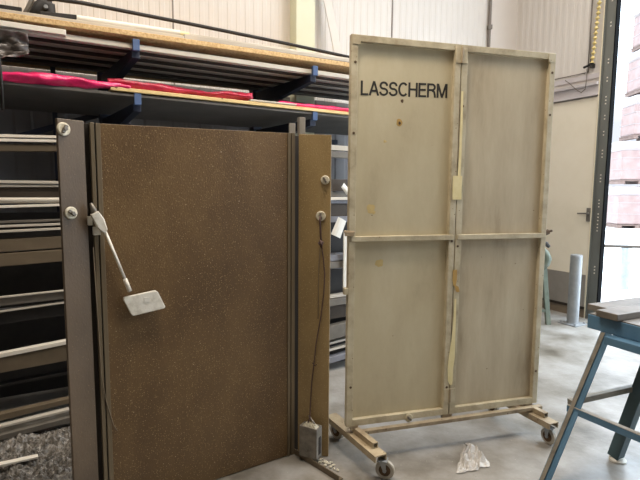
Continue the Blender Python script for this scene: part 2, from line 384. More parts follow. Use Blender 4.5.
# on the chipboard
bar('white_pipe', M['white_pvc'], -1.836, -1.212, .07, .108, 2.527, 2.563, 'white plastic pipe with a stepped end lying on the chipboard sheet', 'pipe', kind='round', zc=2.537, zd=2.573)
bar('square_section', M['dark_steel'], -3.4, -2.124, .06, .10, 2.495, 2.528, 'dark square steel section on the chipboard at the far left', 'steel section', zc=2.515, zd=2.548)
bar('square_section', M['dark_steel'], -2.033, -1.838, .06, .10, 2.520, 2.545, 'short dark steel offcut lying left of the white pipe', 'steel section', zc=2.532, zd=2.557)
bar('grey_rail', M['pale_steel'], -3.4, -1.20, .015, .16, 2.468, 2.495, 'broad grey flat bar on the left half of the chipboard edge', 'rail', zc=2.492, zd=2.522)
bar('grey_rail', M['mid_steel'], -1.10, 1.0, .01, .045, 2.486, 2.506, 'thin grey flat bar on the right half of the chipboard edge', 'rail', zc=2.515, zd=2.536)
bar('pale_rail', M['pale_steel'], -1.19, 1.0, .05, .10, 2.500, 2.545, 'long pale rail lying on the right half of the chipboard', 'rail', zc=2.528, zd=2.565)
bar('grey_rail', M['pale_steel'], -1.16, 1.0, .14, .19, 2.53, 2.58, 'pale grey rail on the chipboard behind the long pale rail', 'rail', zc=2.56, zd=2.60)
mb = MB(); mb.cyl(rk(-1.215, .089, 2.555), rk(-1.15, .089, 2.556), .013, 14)
tag(mb.build('pipe_stub', M['tape']), 'short yellowish stub at the right end of the white pipe', 'pipe stub')
mb = MB()
hp = [(-2.17, 2.50), (-2.12, 2.58), (-2.07, 2.66), (-2.02, 2.705), (-1.95, 2.722), (-1.80, 2.728), (-1.68, 2.726), (-1.0, 2.711), (-.3, 2.69), (.32, 2.665), (1.0, 2.60), (1.3, 2.53)]
mb.tube([rk(s, .35, z) for s, z in hp], .013, 10); tag(mb.build('black_hose', M['black_rubber'], smooth=True), 'long black hose arching over the top of the rack', 'hose')
mb = MB(); mb.tube([rk(-2.16, .30, 2.50), rk(-2.10, .30, 2.62), rk(-2.02, .30, 2.80), rk(-1.95, .30, 3.0)], .014, 10)
tag(mb.build('grey_hose', M['mid_steel'], smooth=True), 'grey hose rising steeply from the left end of the top shelf', 'hose')
mb = MB(); c = rk(-2.03, .28, 2.63)
mb.tube([c - D * .05 + UP * -.06, c - D * .02 + UP * -.02, c + D * .02 + UP * .03, c + D * .05 + UP * .02, c + D * .055 - UP * .05, c + D * .05 - UP * .11], [.022, .034, .036, .036, .032, .03], 10)
cl = thing('hose_clamp', c - UP * .11, 'black hose clamp with a shiny bolt on the top shelf', 'clamp'); mb.build('body', M['black_rubber'], cl, smooth=True)
mb = MB(); mb.cyl(c + D * .03 - NN * .02, c + D * .03 - NN * .05, .012, 10); mb.build('bolt', M['zinc'], cl)
# crumpled film hanging below the top shelf, far left
mb = MB()
def ff(u, v):
    s = -2.50 + u * .40; z = 2.385 - v * (.185 - .07 * u * u); n = -.02 + .06 * math.sin(v * 3) + .05 * noise.noise(V((u * 5, v * 5, 1))) + .03 * noise.noise(V((u * 13, v * 13, 3)))
    return rk(s + .02 * noise.noise(V((u * 4, v * 6, 9))), n, z)
mb.grid(ff, 26, 22); tag(mb.build('plastic_film', M['film'], smooth=True, solid=.003), 'crumpled grey plastic film hanging below the top shelf at far left', 'plastic film')
mb = MB(); mb.tube([rk(-2.40, -.09, 2.34), rk(-2.30, -.10, 2.32), rk(-2.252, -.10, 2.265), rk(-2.238, -.10, 2.21), rk(-2.234, -.10, 2.10), rk(-2.234, -.10, 1.93)], .008, 10)
tag(mb.build('hooked_rod', M['black_rubber'], smooth=True), 'black bent rod hanging at the left end of the rack', 'rod')
# leaning strip on the back wall
mb = MB(); mb.beam(rk(.52, 1.24, 3.75), rk(.72, 1.08, 2.6), .09, .012, NN)
tag(mb.build('leaning_strip', M['flash']), 'grey sheet strip leaning against the back wall beside the green column', 'strip')
# lower shelf
bar('grey_sheet', M['grey_sheet'], -3.6, 1.1, -.01, 1.0, 2.094, 2.112, 'long dark grey sheet forming the lower shelf of the rack', 'sheet', zc=2.076, zd=2.094)
bar('plywood_strip', M['plank'], -1.67, 1.1, -.025, .10, 2.113, 2.136, 'plywood strip with a marked yellow edge on the right half of the lower shelf', 'board', zc=2.095, zd=2.118)
def film_roll(s0, s1, n, zfun, r, seed, ns):
    mb = MB(); seg = 14; k = 0
    for i in range(ns + 1):
        t = i / ns; s = s0 + (s1 - s0) * t
        for j in range(seg):
            a = 2 * PI * j / seg
            rr = r(t) * (1 + .5 * noise.noise(V((s * 6 + seed, math.cos(a) * 1.3, math.sin(a) * 1.3 + seed))) + .25 * noise.noise(V((s * 22, math.cos(a) * 2.5, math.sin(a) * 2.5))))
            mb.v.append(rk(s, n + math.cos(a) * rr * 1.5, zfun(t) + math.sin(a) * rr))
    for i in range(ns):
        for j in range(seg):
            j2 = (j + 1) % seg
            mb.f.append([i * seg + j, i * seg + j2, (i + 1) * seg + j2, (i + 1) * seg + j])
    mb.f.append(list(range(seg))[::-1]); mb.f.append([ns * seg + j for j in range(seg)])
    return mb
tag(film_roll(-3.3, -1.55, .0, lambda t: 2.137 + .006 * math.sin(t * 9), lambda t: .024 + .006 * math.sin(t * 11), 2, 110).build('film_bundle', M['pink'], smooth=True),
    'glossy pink plastic film bundle draped along the left half of the lower shelf', 'film bundle')
tag(film_roll(-1.68, -.72, .05, lambda t: 2.165 - .003 * t, lambda t: .026 + .008 * math.sin(t * 8), 5, 80).build('film_bundle', M['red_film'], smooth=True),
    'dark red crumpled film bundle on the middle of the lower shelf', 'film bundle')
tag(film_roll(-.50, 1.0, .04, lambda t: 2.148 - .018 * t, lambda t: .018 + .003 * math.sin(t * 7), 8, 80).build('film_bundle', M['pink'], smooth=True),
    'flat pink film bundle on the right end of the lower shelf', 'film bundle')
bar('wood_batten', M['pale_steel'], -.75, -.38, -.02, .02, 2.134, 2.146, 'short pale batten between the two film bundles on the lower shelf', 'batten')
mb = MB()
def fg(u, v):
    a = u * 2 * PI; r = (.075 + .03 * noise.noise(V((math.cos(a) * 2, math.sin(a) * 2, v * 4)))) * math.sin(PI * min(max(v, .03), .97)) ** .5
    return rk(-.55 + v * .55, .45 + math.cos(a) * r, 2.19 + math.sin(a) * r * .8)
mb.grid(fg, 18, 22); tag(mb.build('film_roll', M['film'], smooth=True), 'grey film covered roll lying at the back of the lower shelf', 'film roll')
bar('steel_plate', M['brown_steel'], -.02, .27, 1.0, 1.03, 2.14, 2.36, 'dark brown steel plate standing at the back of the lower shelf', 'plate')

# ---- long stock on the lower arms, left of the brown screen (front faces measured along the rack)
LB = [ # name, mat, z at s=-2.29 (low, high), z at s=-1.97, n0, depth, kind, label
 ('steel_tube', 'white_pvc', (1.792, 1.809), (1.803, 1.819), .02, .018, 'box', 'bright square tube, topmost on the left side of the rack'),  # white stands in for the lit upper line of the steel
 ('steel_tube', 'white_pvc', (1.766, 1.783), (1.777, 1.793), .00, .018, 'box', 'bright square tube second from the top on the left side of the rack'),  # highlight painted in as white, like the tube above
 ('steel_channel', 'olive_steel', (1.712, 1.752), (1.725, 1.764), .02, .06, 'box', 'dull olive section under the two bright square tubes'),
 ('flat_bar', 'pale_steel', (1.528, 1.545), (1.528, 1.545), .00, .05, 'box', 'bright flat bar lying on the wide brown channel'),
 ('flat_bar', 'pale_steel', (1.506, 1.522), (1.509, 1.523), .01, .05, 'box', 'thin bright flat bar just above the wide brown channel'),
 ('wide_channel', 'brown_steel', (1.448, 1.505), (1.448, 1.508), .03, .10, 'box', 'wide brown channel above the round pale tube'),
 ('round_tube', 'pale_steel', (1.412, 1.446), (1.412, 1.446), .00, .04, 'round', 'round pale tube in the middle of the left rack side'),
 ('flat_bar', 'white_pvc', (1.384, 1.399), (1.393, 1.408), .00, .05, 'box', 'whitish flat bar below the round pale tube'),
 ('flat_bar', 'mid_steel', (1.295, 1.309), (1.300, 1.314), .01, .05, 'box', 'grey flat bar, upper of the three above the olive channels'),
 ('flat_bar', 'pale_steel', (1.270, 1.284), (1.276, 1.290), .01, .05, 'box', 'pale flat bar, middle of the three above the olive channels'),
 ('flat_bar', 'pale_steel', (1.240, 1.254), (1.248, 1.262), .00, .05, 'box', 'pale flat bar, lowest of the three above the olive channels'),
 ('steel_channel', 'olive_steel', (1.127, 1.199), (1.136, 1.207), .01, .08, 'box', 'olive brown channel, upper of the two stacked ones'),
 ('steel_channel', 'olive_steel', (1.042, 1.117), (1.054, 1.126), .00, .08, 'box', 'olive brown channel, lower of the two stacked ones'),
 ('angle_bar', 'mid_steel', (.806, .856), (.815, .866), .01, .05, 'box', 'grey angle bar with a bright edge below the dark gap'),
 ('flat_bar', 'dark_steel', (.690, .768), (.705, .785), .04, .05, 'box', 'dark deep flat bar below the grey angle bar'),
 ('flat_bar', 'pale_steel', (.770, .779), (.787, .797), .00, .05, 'box', 'thin pale strip on the dark deep flat bar'),
 ('square_tube', 'olive_steel', (.402, .498), (.417, .524), .01, .10, 'box', 'large grey brown square tube low on the left rack side'),
 ('flat_bar', 'dark_steel', (.300, .318), (.312, .332), .05, .06, 'box', 'dark flat bar below the large square tube'),
]
for (nm, m, a, b, n0, dp, kd, lab) in LB:
    sl = (b[0] - a[0]) / .32; sl2 = (b[1] - a[1]) / .32
    s0, s1 = -2.95, -1.15
    bar(nm, M[m], s0, s1, n0, n0 + dp, a[0] + sl * (s0 + 2.29), a[1] + sl2 * (s0 + 2.29), lab, nm.replace('_', ' '), 'stock on the left rack side', kd,
        a[0] + sl * (s1 + 2.29), a[1] + sl2 * (s1 + 2.29), bevel=.002)
bar('shade_sheet', M['dark_steel'], -2.72, -1.56, .40, .42, .10, .33, 'dark sheet added as shade behind the lowest bars on the left', 'sheet')  # dark sheets added so the gaps in the rack read as deep shade
bar('shade_sheet', M['dark_steel'], -2.72, -1.56, .40, .42, .41, .66, 'dark sheet added as shade behind the large square tube on the left', 'sheet')
bar('shade_sheet', M['dark_steel'], -2.72, -1.56, .40, .42, .71, 1.0, 'dark sheet added as shade behind the grey angle bar on the left', 'sheet')
bar('shade_sheet', M['dark_steel'], -2.72, -1.56, .40, .42, 1.09, 1.34, 'dark sheet added as shade behind the olive channels on the left', 'sheet')
# bright lips that show along the top of the square tube and the angle
bar('edge_strip', M['white_pvc'], -2.95, -1.15, 0, .05, .4455, .4705, 'pale strip resting along the top of the large square tube', 'strip', None, 'box', .5910, .616, bevel=.002)
bar('edge_strip', M['pale_steel'], -2.95, -1.15, -.01, .01, .838, .848, 'bright thin strip along the grey angle bar', 'strip', None, 'box', .888, .898, bevel=.002)
# loose lengths propped near the floor
LO = [('flat_bar', 'olive_steel', (.128, .168), (.160, .190), 'upper rusty flat bar near the floor under the rack'),
      ('round_tube', 'pale_steel', (.094, .110), (.118, .134), 'thin bright rod near the floor under the rack'),
      ('flat_bar', 'mid_steel', (.034, .066), (.060, .094), 'grey flat bar near the floor under the rack')]
for i, (nm, m, a, b, lab) in enumerate(LO):
    s0, s1 = -2.75, -1.7; f = lambda p, q, s: p + (q - p) / .37 * (s + 2.35)
    bar(nm, M[m], s0, s1, -.05 - .03 * i, .0 - .03 * i, max(.005, f(a[0], b[0], s0)), f(a[1], b[1], s0), lab, nm.replace('_', ' '), 'loose lengths at the rack foot', 'box', f(a[0], b[0], s1), f(a[1], b[1], s1))
# ---- stock seen through the gap between the two screens
RB = [('flat_bar', 'pale_steel', (1.822, 1.862), .02, .06, 'topmost pinkish grey bar seen between the two screens'),
      ('flat_bar', 'mid_steel', (1.764, 1.812), .01, .06, 'grey bar second from the top seen between the two screens'),
      ('flat_bar', 'brown_steel', (1.495, 1.592), .02, .06, 'brownish deep bar below the bluish wall gap between the screens'),
      ('flat_bar', 'mid_steel', (1.452, 1.492), .04, .05, 'grey bar under the brownish deep bar between the screens'),
      ('flat_bar', 'white_pvc', (1.425, 1.448), .00, .05, 'white flat bar between the two screens'),
      ('flat_bar', 'blue_steel', (1.396, 1.424), .03, .05, 'bluish bar under the white flat bar between the screens'),
      ('flat_bar', 'brown_steel', (1.292, 1.390), .04, .06, 'dark deep bar behind the white tag between the screens'),
      ('flat_bar', 'blue_steel', (1.245, 1.290), .01, .05, 'bluish grey bar behind the big white paper tag'),
      ('flat_bar', 'blue_steel', (.925, .975), .01, .05, 'bluish bar, upper of the pair at crossbar height between the screens'),
      ('flat_bar', 'mid_steel', (.868, .920), .00, .05, 'grey bar, lower of the pair at crossbar height between the screens'),
      ('flat_bar', 'pale_steel', (.615, .640), .02, .05, 'thin pale bar low between the two screens'),
      ('flat_bar', 'mid_steel', (.555, .610), .00, .05, 'grey bar under the thin pale bar between the screens'),
      ('flat_bar', 'brown_steel', (.430, .540), .05, .05, 'dark brown deep bar low between the two screens'),
      ('flat_bar', 'mid_steel', (.270, .385), .00, .06, 'sloping wide grey bar low between the two screens'),
      ('flat_bar', 'pale_steel', (.222, .240), .02, .05, 'thin pale bar third from the floor between the screens'),
      ('flat_bar', 'pale_steel', (.165, .182), .02, .05, 'thin pale bar second from the floor between the screens'),
      ('flat_bar', 'blue_steel', (.070, .120), .00, .06, 'grey bar lowest above the floor between the screens')]
for (nm, m, (a, b), n0, dp, lab) in RB:
    t = .09 if a < .4 else (.03 if a < 1.0 else .0)
    bar(nm, M[m], -.19, .75, n0, n0 + dp, a - t * .14, b - t * .14, lab, 'flat bar', 'stock seen between the screens', 'box', a + t * .8, b + t * .8, bevel=.002)
bar('pale_board', M['paper'], .045, .105, -.03, -.02, .70, 1.17, 'narrow pale board standing upright between the two screens', 'board')
bar('shade_sheet', M['dark_steel'], -.19, .8, .12, .14, .02, .84, 'dark sheet added as shade behind the low bars', 'sheet')  # dark backing added to put shade into the gaps between these bars
bar('shade_sheet', M['dark_steel'], -.19, .8, .12, .14, .98, 1.40, 'dark sheet added as shade behind the paper tag', 'sheet')
mb = MB()
def tagp(s, z, w, h, rot, n):
    a = D * math.cos(rot) + UP * math.sin(rot); b = -D * math.sin(rot) + UP * math.cos(rot)
    c = rk(s, n, z); f = lambda u, v: c + a * (u - .5) * w + b * (v - .5) * h - NN * .012 * math.sin(u * 3 + v)
    return MB().grid(f, 4, 4)
tag(tagp(-.015, 1.205, .095, .15, -.42, -.05).build('paper_tag', M['paper'], solid=.001), 'big white paper tag hanging beside the brown screen', 'paper tag')
tag(tagp(.055, 1.515, .05, .085, .75, -.03).build('paper_tag', M['paper'], solid=.001), 'small white paper tag next to the beige screen edge', 'paper tag')

# heap of shreds on the floor at lower left
mb = MB()
def fs(u, v):
    p = rk(-2.9 + u * 1.35, -.75 + v * .72, 0); e = min(u, 1 - u, v, 1 - v); e = min(1, e * 6)
    h = .012 + .045 * e * (0.6 + .8 * noise.noise(V((u * 9, v * 6, 0)))) + .022 * e * noise.noise(V((u * 45, v * 30, 2))) + .014 * e * random.uniform(-1, 1)
    return p + UP * max(.002, h)
mb.grid(fs, 130, 80); tag(mb.build('shred_heap', M['shreds']), 'heap of grey crumpled shreds on the floor below the left rack', 'shreds', kind='stuff')
mb = MB(); mb.beam((-1.655, 2.335, .085), (-1.50, 2.44, .075), .035, .012); tag(mb.build('white_strip', M['white_pvc'], bevel=.002), 'short white strip lying on the heap of grey shreds', 'strip')

# ------------------------------------------------------------------ brown screen
bs = thing('brown_screen', (-.55, 2.34, 0), 'tall brown spattered folding screen with three leaves standing in front of the rack', 'screen')
U33 = V((math.cos(math.radians(33)), math.sin(math.radians(33)), 0)); N33 = V((U33.y, -U33.x, 0))  # N33 faces the camera
MR = V((-.155, 2.60, 0))
def bp(u, n, z): return MR + U33 * u + N33 * n + UP * z
def slab(mb, P0, P1, nrm, t0, t1, za, zb, zc, zd):
    return mb.hexa([P0 + nrm * t1 + UP * za, P1 + nrm * t1 + UP * zc, P1 + nrm * t0 + UP * zc, P0 + nrm * t0 + UP * za,
                    P0 + nrm * t1 + UP * zb, P1 + nrm * t1 + UP * zd, P1 + nrm * t0 + UP * zd, P0 + nrm * t0 + UP * zb])
mb = MB(); slab(mb, bp(-.945, 0, 0), bp(-.022, 0, 0), N33, -.02, 0, .004, 1.777, .004, 1.801)
mb.build('main_panel', M['brown'], bs, bevel=.002)
# left wing
LW0, LW1 = V((-1.054, 1.96, 0)), V((-.992, 2.052, 0)); d = (LW1 - LW0).normalized(); nl = V((d.y, -d.x, 0))
mb = MB(); slab(mb, LW0, LW1, nl, -.015, 0, .004, 1.780, .004, 1.782); mb.build('left_wing', M['brown_wing'], bs, bevel=.002)['label'] = 'narrow greyish brown wing'
RW0, RW1 = V((-.118, 2.611, 0)), V((.055, 2.58, 0)); d2 = (RW1 - RW0).normalized(); nr = V((d2.y, -d2.x, 0))
mb = MB(); slab(mb, RW0, RW1, nr, -.015, 0, .004, 1.799, .004, 1.792); mb.build('right_wing', M['lit_wing'], bs, bevel=.002)['label'] = 'narrow brown wing with its brighter lit tone painted in'
# hinge posts: two slats with a dark groove
def post(u0, u1, n0, n1, z, m, nm='post'):
    mb = MB(); mb.hexa([bp(u0, n1, .003), bp(u1, n1, .003), bp(u1, n0, .003), bp(u0, n0, .003), bp(u0, n1, z), bp(u1, n1, z), bp(u1, n0, z), bp(u0, n0, z)])
    return mb.build(nm, m, bs, bevel=.0015)
post(-1.015, -.978, -.055, -.026, 1.776, M['groove'], 'hinge_gap')
post(-.978, -.962, -.03, .004, 1.779, M['post'])
post(-.962, -.957, -.03, -.008, 1.776, M['groove'], 'hinge_gap')
post(-.957, -.938, -.03, .006, 1.778, M['post'])
post(-.026, -.008, -.03, .006, 1.802, M['post'])
post(-.008, -.002, -.03, -.008, 1.80, M['groove'], 'hinge_gap')
post(-.002, .020, -.03, .004, 1.803, M['post'])
post(.014, .065, -.040, -.028, 1.795, M['groove'], 'hinge_gap')
post(.012, .050, -.055, -.045, 1.862, M['post_grey'])
post(.078, .116, -.075, -.050, 1.900, M['post_grey'])
# feet: angle irons on the floor
mb = MB(); mb.angle((-.19, 2.662, .004), (.105, 2.345, .004), .034, .03, .005, (.73, .68, 0), (0, 0, 1)); mb.build('foot', M['olive_steel'], bs)['label'] = 'dark angle iron foot lying on the floor'
mb = MB(); mb.angle((-1.02, 2.15, .004), (-.78, 1.80, .004), .05, .03, .005, (.73, .68, 0), (0, 0, 1)); mb.build('foot', M['olive_steel'], bs)
# washers with bolts
def washer(P, nrm, r, parent, m=M['disc'], ang=.6):
    nrm = nrm.normalized(); mb = MB(); mb.tube([P + nrm * .001, P + nrm * .006, P + nrm * .009], [r, r, r * .86], 24)
    w = mb.build('washer', m, parent); w['label'] = 'round pale washer'
    a = UP * math.cos(ang) + nrm.cross(UP) * math.sin(ang); b = a.cross(nrm)
    mb = MB(); mb.box(P + nrm * .014, (r * 1.25, r * .42, .012), (a, b, nrm)); mb.cyl(P + nrm * .008, P + nrm * .026, r * .3, 6)
    k = mb.build('wing_bolt', M['mid_steel'], w, bevel=.001); return w
washer(LW0 + d * .022 + UP * 1.739, nl, .027, bs, ang=-.5)
washer(LW0 + d * .037 + UP * 1.400, nl, .026, bs, ang=.9)
washer(RW0 + d2 * .146 + UP * 1.556, nr, .024, bs, ang=.5)
washer(RW0 + d2 * .124 + UP * 1.364, nr, .027, bs, ang=0)
# thin scratch-like wire on the panel
mb = MB(); mb.tube([bp(-.985, .008, 1.25), bp(-.978, .010, .9), bp(-.972, .010, .66), bp(-.957, .008, .55), bp(-.93, .006, .43), bp(-.915, .005, .40)], .0022, 6)
tag(mb.build('thin_wire', M['string'], smooth=True), 'thin wire hanging down the left side of the brown screen', 'wire')

# rod with plate on the brown screen
rp_ = thing('plate_on_rod', bp(-.94, .03, .92), 'pale metal rod with a rectangular plate hanging by a clamp on the brown screen', 'metal tool')
mb = MB()
head = [(-.995, 1.392), (-.965, 1.408), (-.942, 1.372), (-.930, 1.325), (-.946, 1.312), (-.972, 1.338)]
k = len(head); mb.v += [bp(u, .020, z) for u, z in head] + [bp(u * .985 - .0144, .052, z * .985 + .0204) for u, z in head]
mb.f.append(list(range(k))); mb.f.append([k + i for i in range(k)][::-1])
for i in range(k): mb.f.append([i, (i + 1) % k, k + (i + 1) % k, k + i])
mb.build('clamp_body', M['silver'], rp_, bevel=.004)
mb = MB(); mb.tube([bp(-.975, .03, 1.39), bp(-.982, .03, 1.415), bp(-.990, .032, 1.440)], [.016, .012, .006], 10); mb.build('clamp_tip', M['mid_steel'], rp_, smooth=True)
mb = MB()
for (a, b, c, e) in ((-1.004, 1.384, -.985, 1.345), (-.985, 1.338, -.955, 1.302)):
    mb.hexa([bp(a, .006, e), bp(c, .006, e), bp(c, .022, e), bp(a, .022, e), bp(a, .006, b), bp(c, .006, b), bp(c, .022, b), bp(a, .022, b)])
mb.build('clamp_jaw', M['silver'], rp_, bevel=.003)
mb = MB(); mb.tube([bp(-.940, .034, 1.322), bp(-.862, .034, 1.095)], .0065, 12); mb.build('rod', M['silver'], rp_, smooth=True)
mb = MB(); mb.tube([bp(-.866, .034, 1.105), bp(-.846, .034, 1.047)], .0095, 12); mb.build('ferrule', M['white_pvc'], rp_, smooth=True)
mb = MB(); ctr = (-.784, .985); ang = math.radians(7); pl = []
w2, h2, rr = .076, .046, .012
for (cx, cz, a0) in ((w2 - rr, h2 - rr, 0), (-w2 + rr, h2 - rr, 90), (-w2 + rr, -h2 + rr, 180), (w2 - rr, -h2 + rr, 270)):
    for q in range(5):
        a = math.radians(a0 + q * 22.5); x, z = cx + rr * math.cos(a), cz + rr * math.sin(a)
        x += -z * .30
        pl.append((ctr[0] + x * math.cos(ang) - z * math.sin(ang), ctr[1] + x * math.sin(ang) + z * math.cos(ang)))
k = len(pl); mb.v += [bp(u, .014, z) for u, z in pl] + [bp(u, .036, z) for u, z in pl]
mb.f.append(list(range(k))); mb.f.append([k + i for i in range(k)][::-1])
for i in range(k): mb.f.append([i, (i + 1) % k, k + (i + 1) % k, k + i])
mb.build('plate', M['silver'], rp_, bevel=.003)
mb = MB(); mb.box(bp(-.775, .0365, 1.0), (.026, .003, .022), (U33, N33, UP)); mb.build('plate_mark', M['paper'], rp_)

# cord on the right wing
cd = thing('hanging_rope', RW0 + d2 * .12 + UP * .2, 'dark rope looped over the lower right washer of the brown screen', 'rope')
def rw(u, z, n=.014): return RW0 + d2 * (u + .003) + nr * n + UP * z
mb = MB(); mb.tube([rw(.121, 1.362, .03), rw(.121, 1.33, .026), rw(.124, 1.26, .018), rw(.127, 1.222)], .005, 8); mb.build('doubled_strand', M['cord'], cd, smooth=True)
mb = MB(); mb.tube([rw(.112, 1.222), rw(.118, 1.21, .018), rw(.128, 1.218, .02), rw(.139, 1.226, .018)], .006, 8); mb.tube([rw(.120, 1.235, .02), rw(.131, 1.212, .022), rw(.127, 1.198, .018)], .007, 8)
mb.build('knot', M['cord'], cd, smooth=True)
mb = MB(); mb.tube([rw(.126, 1.21), rw(.138, 1.14), rw(.147, 1.05), rw(.142, .94), rw(.128, .82), rw(.102, .66), rw(.088, .52), rw(.079, .44), rw(.073, .33), rw(.072, .24, .03), rw(.068, .225, .06)], .0032, 8)
mb.build('strand', M['cord'], cd, smooth=True)
mb = MB(); mb.tube([rw(.124, 1.21), rw(.115, 1.12), rw(.112, .98), rw(.112, .80)], .0022, 8); mb.build('strand', M['string'], cd, smooth=True)
mb = MB(); mb.tube([rw(.082, .55), rw(.098, .535, .018), rw(.106, .545, .018)], .0028, 8); mb.build('cord_end', M['cord'], cd, smooth=True)

# counterweight box with lumps
bx = thing('metal_box', (-.035, 2.585, 0), 'grimy open metal box filled with white lumps at the foot of the brown screen', 'box')
cx = V((-.0365, 2.575, 0)); ux = V((.78, -.62, 0)).normalized(); uy = V((-ux.y, ux.x, 0))
ux = V((.72, -.69, 0)).normalized(); uy = V((.69, .72, 0))
# box footprint: front corners near (-.10,2.63) and (-.005,2.545)
F0, F1 = V((-.106, 2.545, 0)), V((-.010, 2.494, 0)); fx = (F1 - F0).normalized(); fy = V((-fx.y, fx.x, 0)); wd = (F1 - F0).length; dp = .060; t = .006; h = .205; z0 = .036
def fb(mb, a0, a1, b0, b1, z0, z1):
    P = lambda a, b, z: F0 + fx * a + fy * b + UP * z
    return mb.hexa([P(a0, b0, z0), P(a1, b0, z0), P(a1, b1, z0), P(a0, b1, z0), P(a0, b0, z1), P(a1, b0, z1), P(a1, b1, z1), P(a0, b1, z1)])
mb = MB()
fb(mb, 0, wd, 0, t, z0, h); fb(mb, 0, wd, dp - t, dp, z0, h); fb(mb, 0, t, t, dp - t, z0, h); fb(mb, wd - t, wd, t, dp - t, z0, h); fb(mb, 0, wd, 0, dp, z0 - .004, z0)
mb.build('body', M['block'], bx)
mb = MB(); fb(mb, wd, wd + .001, .022, .048, .05, .15); mb.build('slot', M['groove'], bx)
mb = MB()
def fl(u, v):
    e = min(1, min(u, 1 - u, v, 1 - v) * 5)
    return F0 + fx * (t + (wd - 2 * t) * u) + fy * (t + (dp - 2 * t) * v) + UP * (h - .012 + .022 * e * (1 + .8 * noise.noise(V((u * 5, v * 5, 4))) + .5 * noise.noise(V((u * 14, v * 14, 7)))))
mb.grid(fl, 22, 20); lf = mb.build('white_lumps', M['plaster'], bx); lf['kind'] = 'stuff'
mb = MB(); c0 = F0 + fx * (wd * .78) + fy * .035
mb.tube([c0 + UP * .15, c0 + UP * .20, c0 - fx * .012 + UP * .222, c0 - fx * .035 + UP * .232 + fy * .01, c0 - fx * .055 + UP * .246 + fy * .02], .006, 8); mb.build('wire_handle', M['mid_steel'], bx, smooth=True)
# white crumbs about the foot
mb = MB()
for i in range(46):
    t_ = random.random(); p = V((-.13, 2.63, .010)).lerp(V((.09, 2.42, .008)), t_) + V((random.gauss(.022, .016), random.gauss(.02, .014), 0))
    if i < 10: p = V((.02 + random.gauss(0, .02), 2.515 + random.gauss(0, .02), .006))
    r = random.uniform(.004, .010)
    mb.tube([p - UP * r * .6, p, p + UP * r * .6], [r * .5, r, r * .4], 6)
tag(mb.build('plaster_crumbs', M['plaster']), 'white plaster crumbs scattered around the metal box', 'crumbs', kind='stuff')
# ------------------------------------------------------------------ beige screen (LASSCHERM)
A15 = math.radians(15.3); U15 = V((math.cos(A15), math.sin(A15), 0)); N15 = V((U15.y, -U15.x, 0)); P15 = V((.154, 2.552, 0))
def sp(u, n, z): return P15 + U15 * u + N15 * n + UP * z
es = thing('beige_screen', (.62, 2.72, 0), 'tall dirty beige welding screen with LASSCHERM lettering on a rolling base', 'screen')
def sbox(name, m, u0, u1, n0, n1, z0, z1, parent=None, bevel=.002):
    mb = MB(); mb.hexa([sp(u0, n1, z0), sp(u1, n1, z0), sp(u1, n0, z0), sp(u0, n0, z0), sp(u0, n1, z1), sp(u1, n1, z1), sp(u1, n0, z1), sp(u0, n0, z1)])
    return mb.build(name, m, parent or es, bevel=bevel)
ZB, ZT, W, G = .192, 2.299, 1.25, .636
# two leaves, each a frame of four bars and a sheet
for (u0, u1, nm) in ((0, G - .003, 'beige'), (G + .003, W, 'beige_right')):
    sbox('sheet', M[nm], u0 + .006, u1 - .006, -.032, -.026, ZB + .01, ZT - .01)
    sbox('stile', M['beige_frame'], u0, u0 + .036, -.035, 0, ZB, ZT)
    sbox('stile', M['beige_frame'], u1 - .036, u1, -.035, 0, ZB, ZT)
    sbox('top_rail', M['beige_frame'], u0 + .036, u1 - .036, -.035, -.001, ZT - .034, ZT)
    sbox('bottom_rail', M['beige_frame'], u0 + .036, u1 - .036, -.035, -.001, ZB, ZB + .038)
    sbox('crossbar', M['beige_frame'], u0 + .01, u1 - .01, -.03, .006, 1.228, 1.256)
mb = MB()
for z in (2.20, .27):
    mb.hexa([sp(G - .035, .004, z), sp(G + .035, .004, z), sp(G + .035, -.001, z), sp(G - .035, -.001, z), sp(G - .035, .004, z + .08), sp(G + .035, .004, z + .08), sp(G + .035, -.001, z + .08), sp(G - .035, -.001, z + .08)])
    q = mb.build('hinge', M['beige_frame'], es, bevel=.001)
    k = MB(); k.cyl(sp(G, .006, z), sp(G, .006, z + .08), .007, 10); k.build('hinge_pin', M['beige_base'], q); mb = MB()
# corner gusset plates
for (ua, ub, za, zb) in ((.006, .05, ZT - .05, ZT - .004), (W - .05, W - .006, ZT - .05, ZT - .004)):
    sbox('gusset', M['beige_frame'], ua, ub, 0, .003, za, zb, bevel=.001)
# pivot bolts at the ends of the crossbar
mb = MB(); mb.cyl(sp(-.022, -.015, 1.282), sp(.03, .004, 1.278), .008, 10); mb.box(sp(.0, .008, 1.27), (.05, .012, .018), (U15, N15, UP)); mb.build('pivot_bolt', M['beige_base'], es)
mb = MB(); mb.cyl(sp(W - .005, -.015, 1.262), sp(W + .05, -.012, 1.268), .007, 10); mb.cyl(sp(W + .008, -.02, 1.255), sp(W + .03, -.02, 1.262), .016, 10); mb.build('pivot_bolt', M['rust'], es)
mb = MB(); mb.box(sp(-.012, -.01, .96), (.02, .03, .035), (U15, N15, UP)); mb.build('latch', M['beige_frame'], es)
# small holes and screws in the frame
for (u, z) in ((.022, 2.16), (.018, 1.80), (W - .02, 2.19), (W - .02, 1.95), (W - .02, .40), (.022, .42), (G - .02, 1.22), (G + .018, 1.19), (G + .018, 1.97), (G - .02, .36)):
    mb = MB(); mb.cyl(sp(u, -.001, z), sp(u, .002, z), .007, 10); mb.build('screw', M['rust'], es)
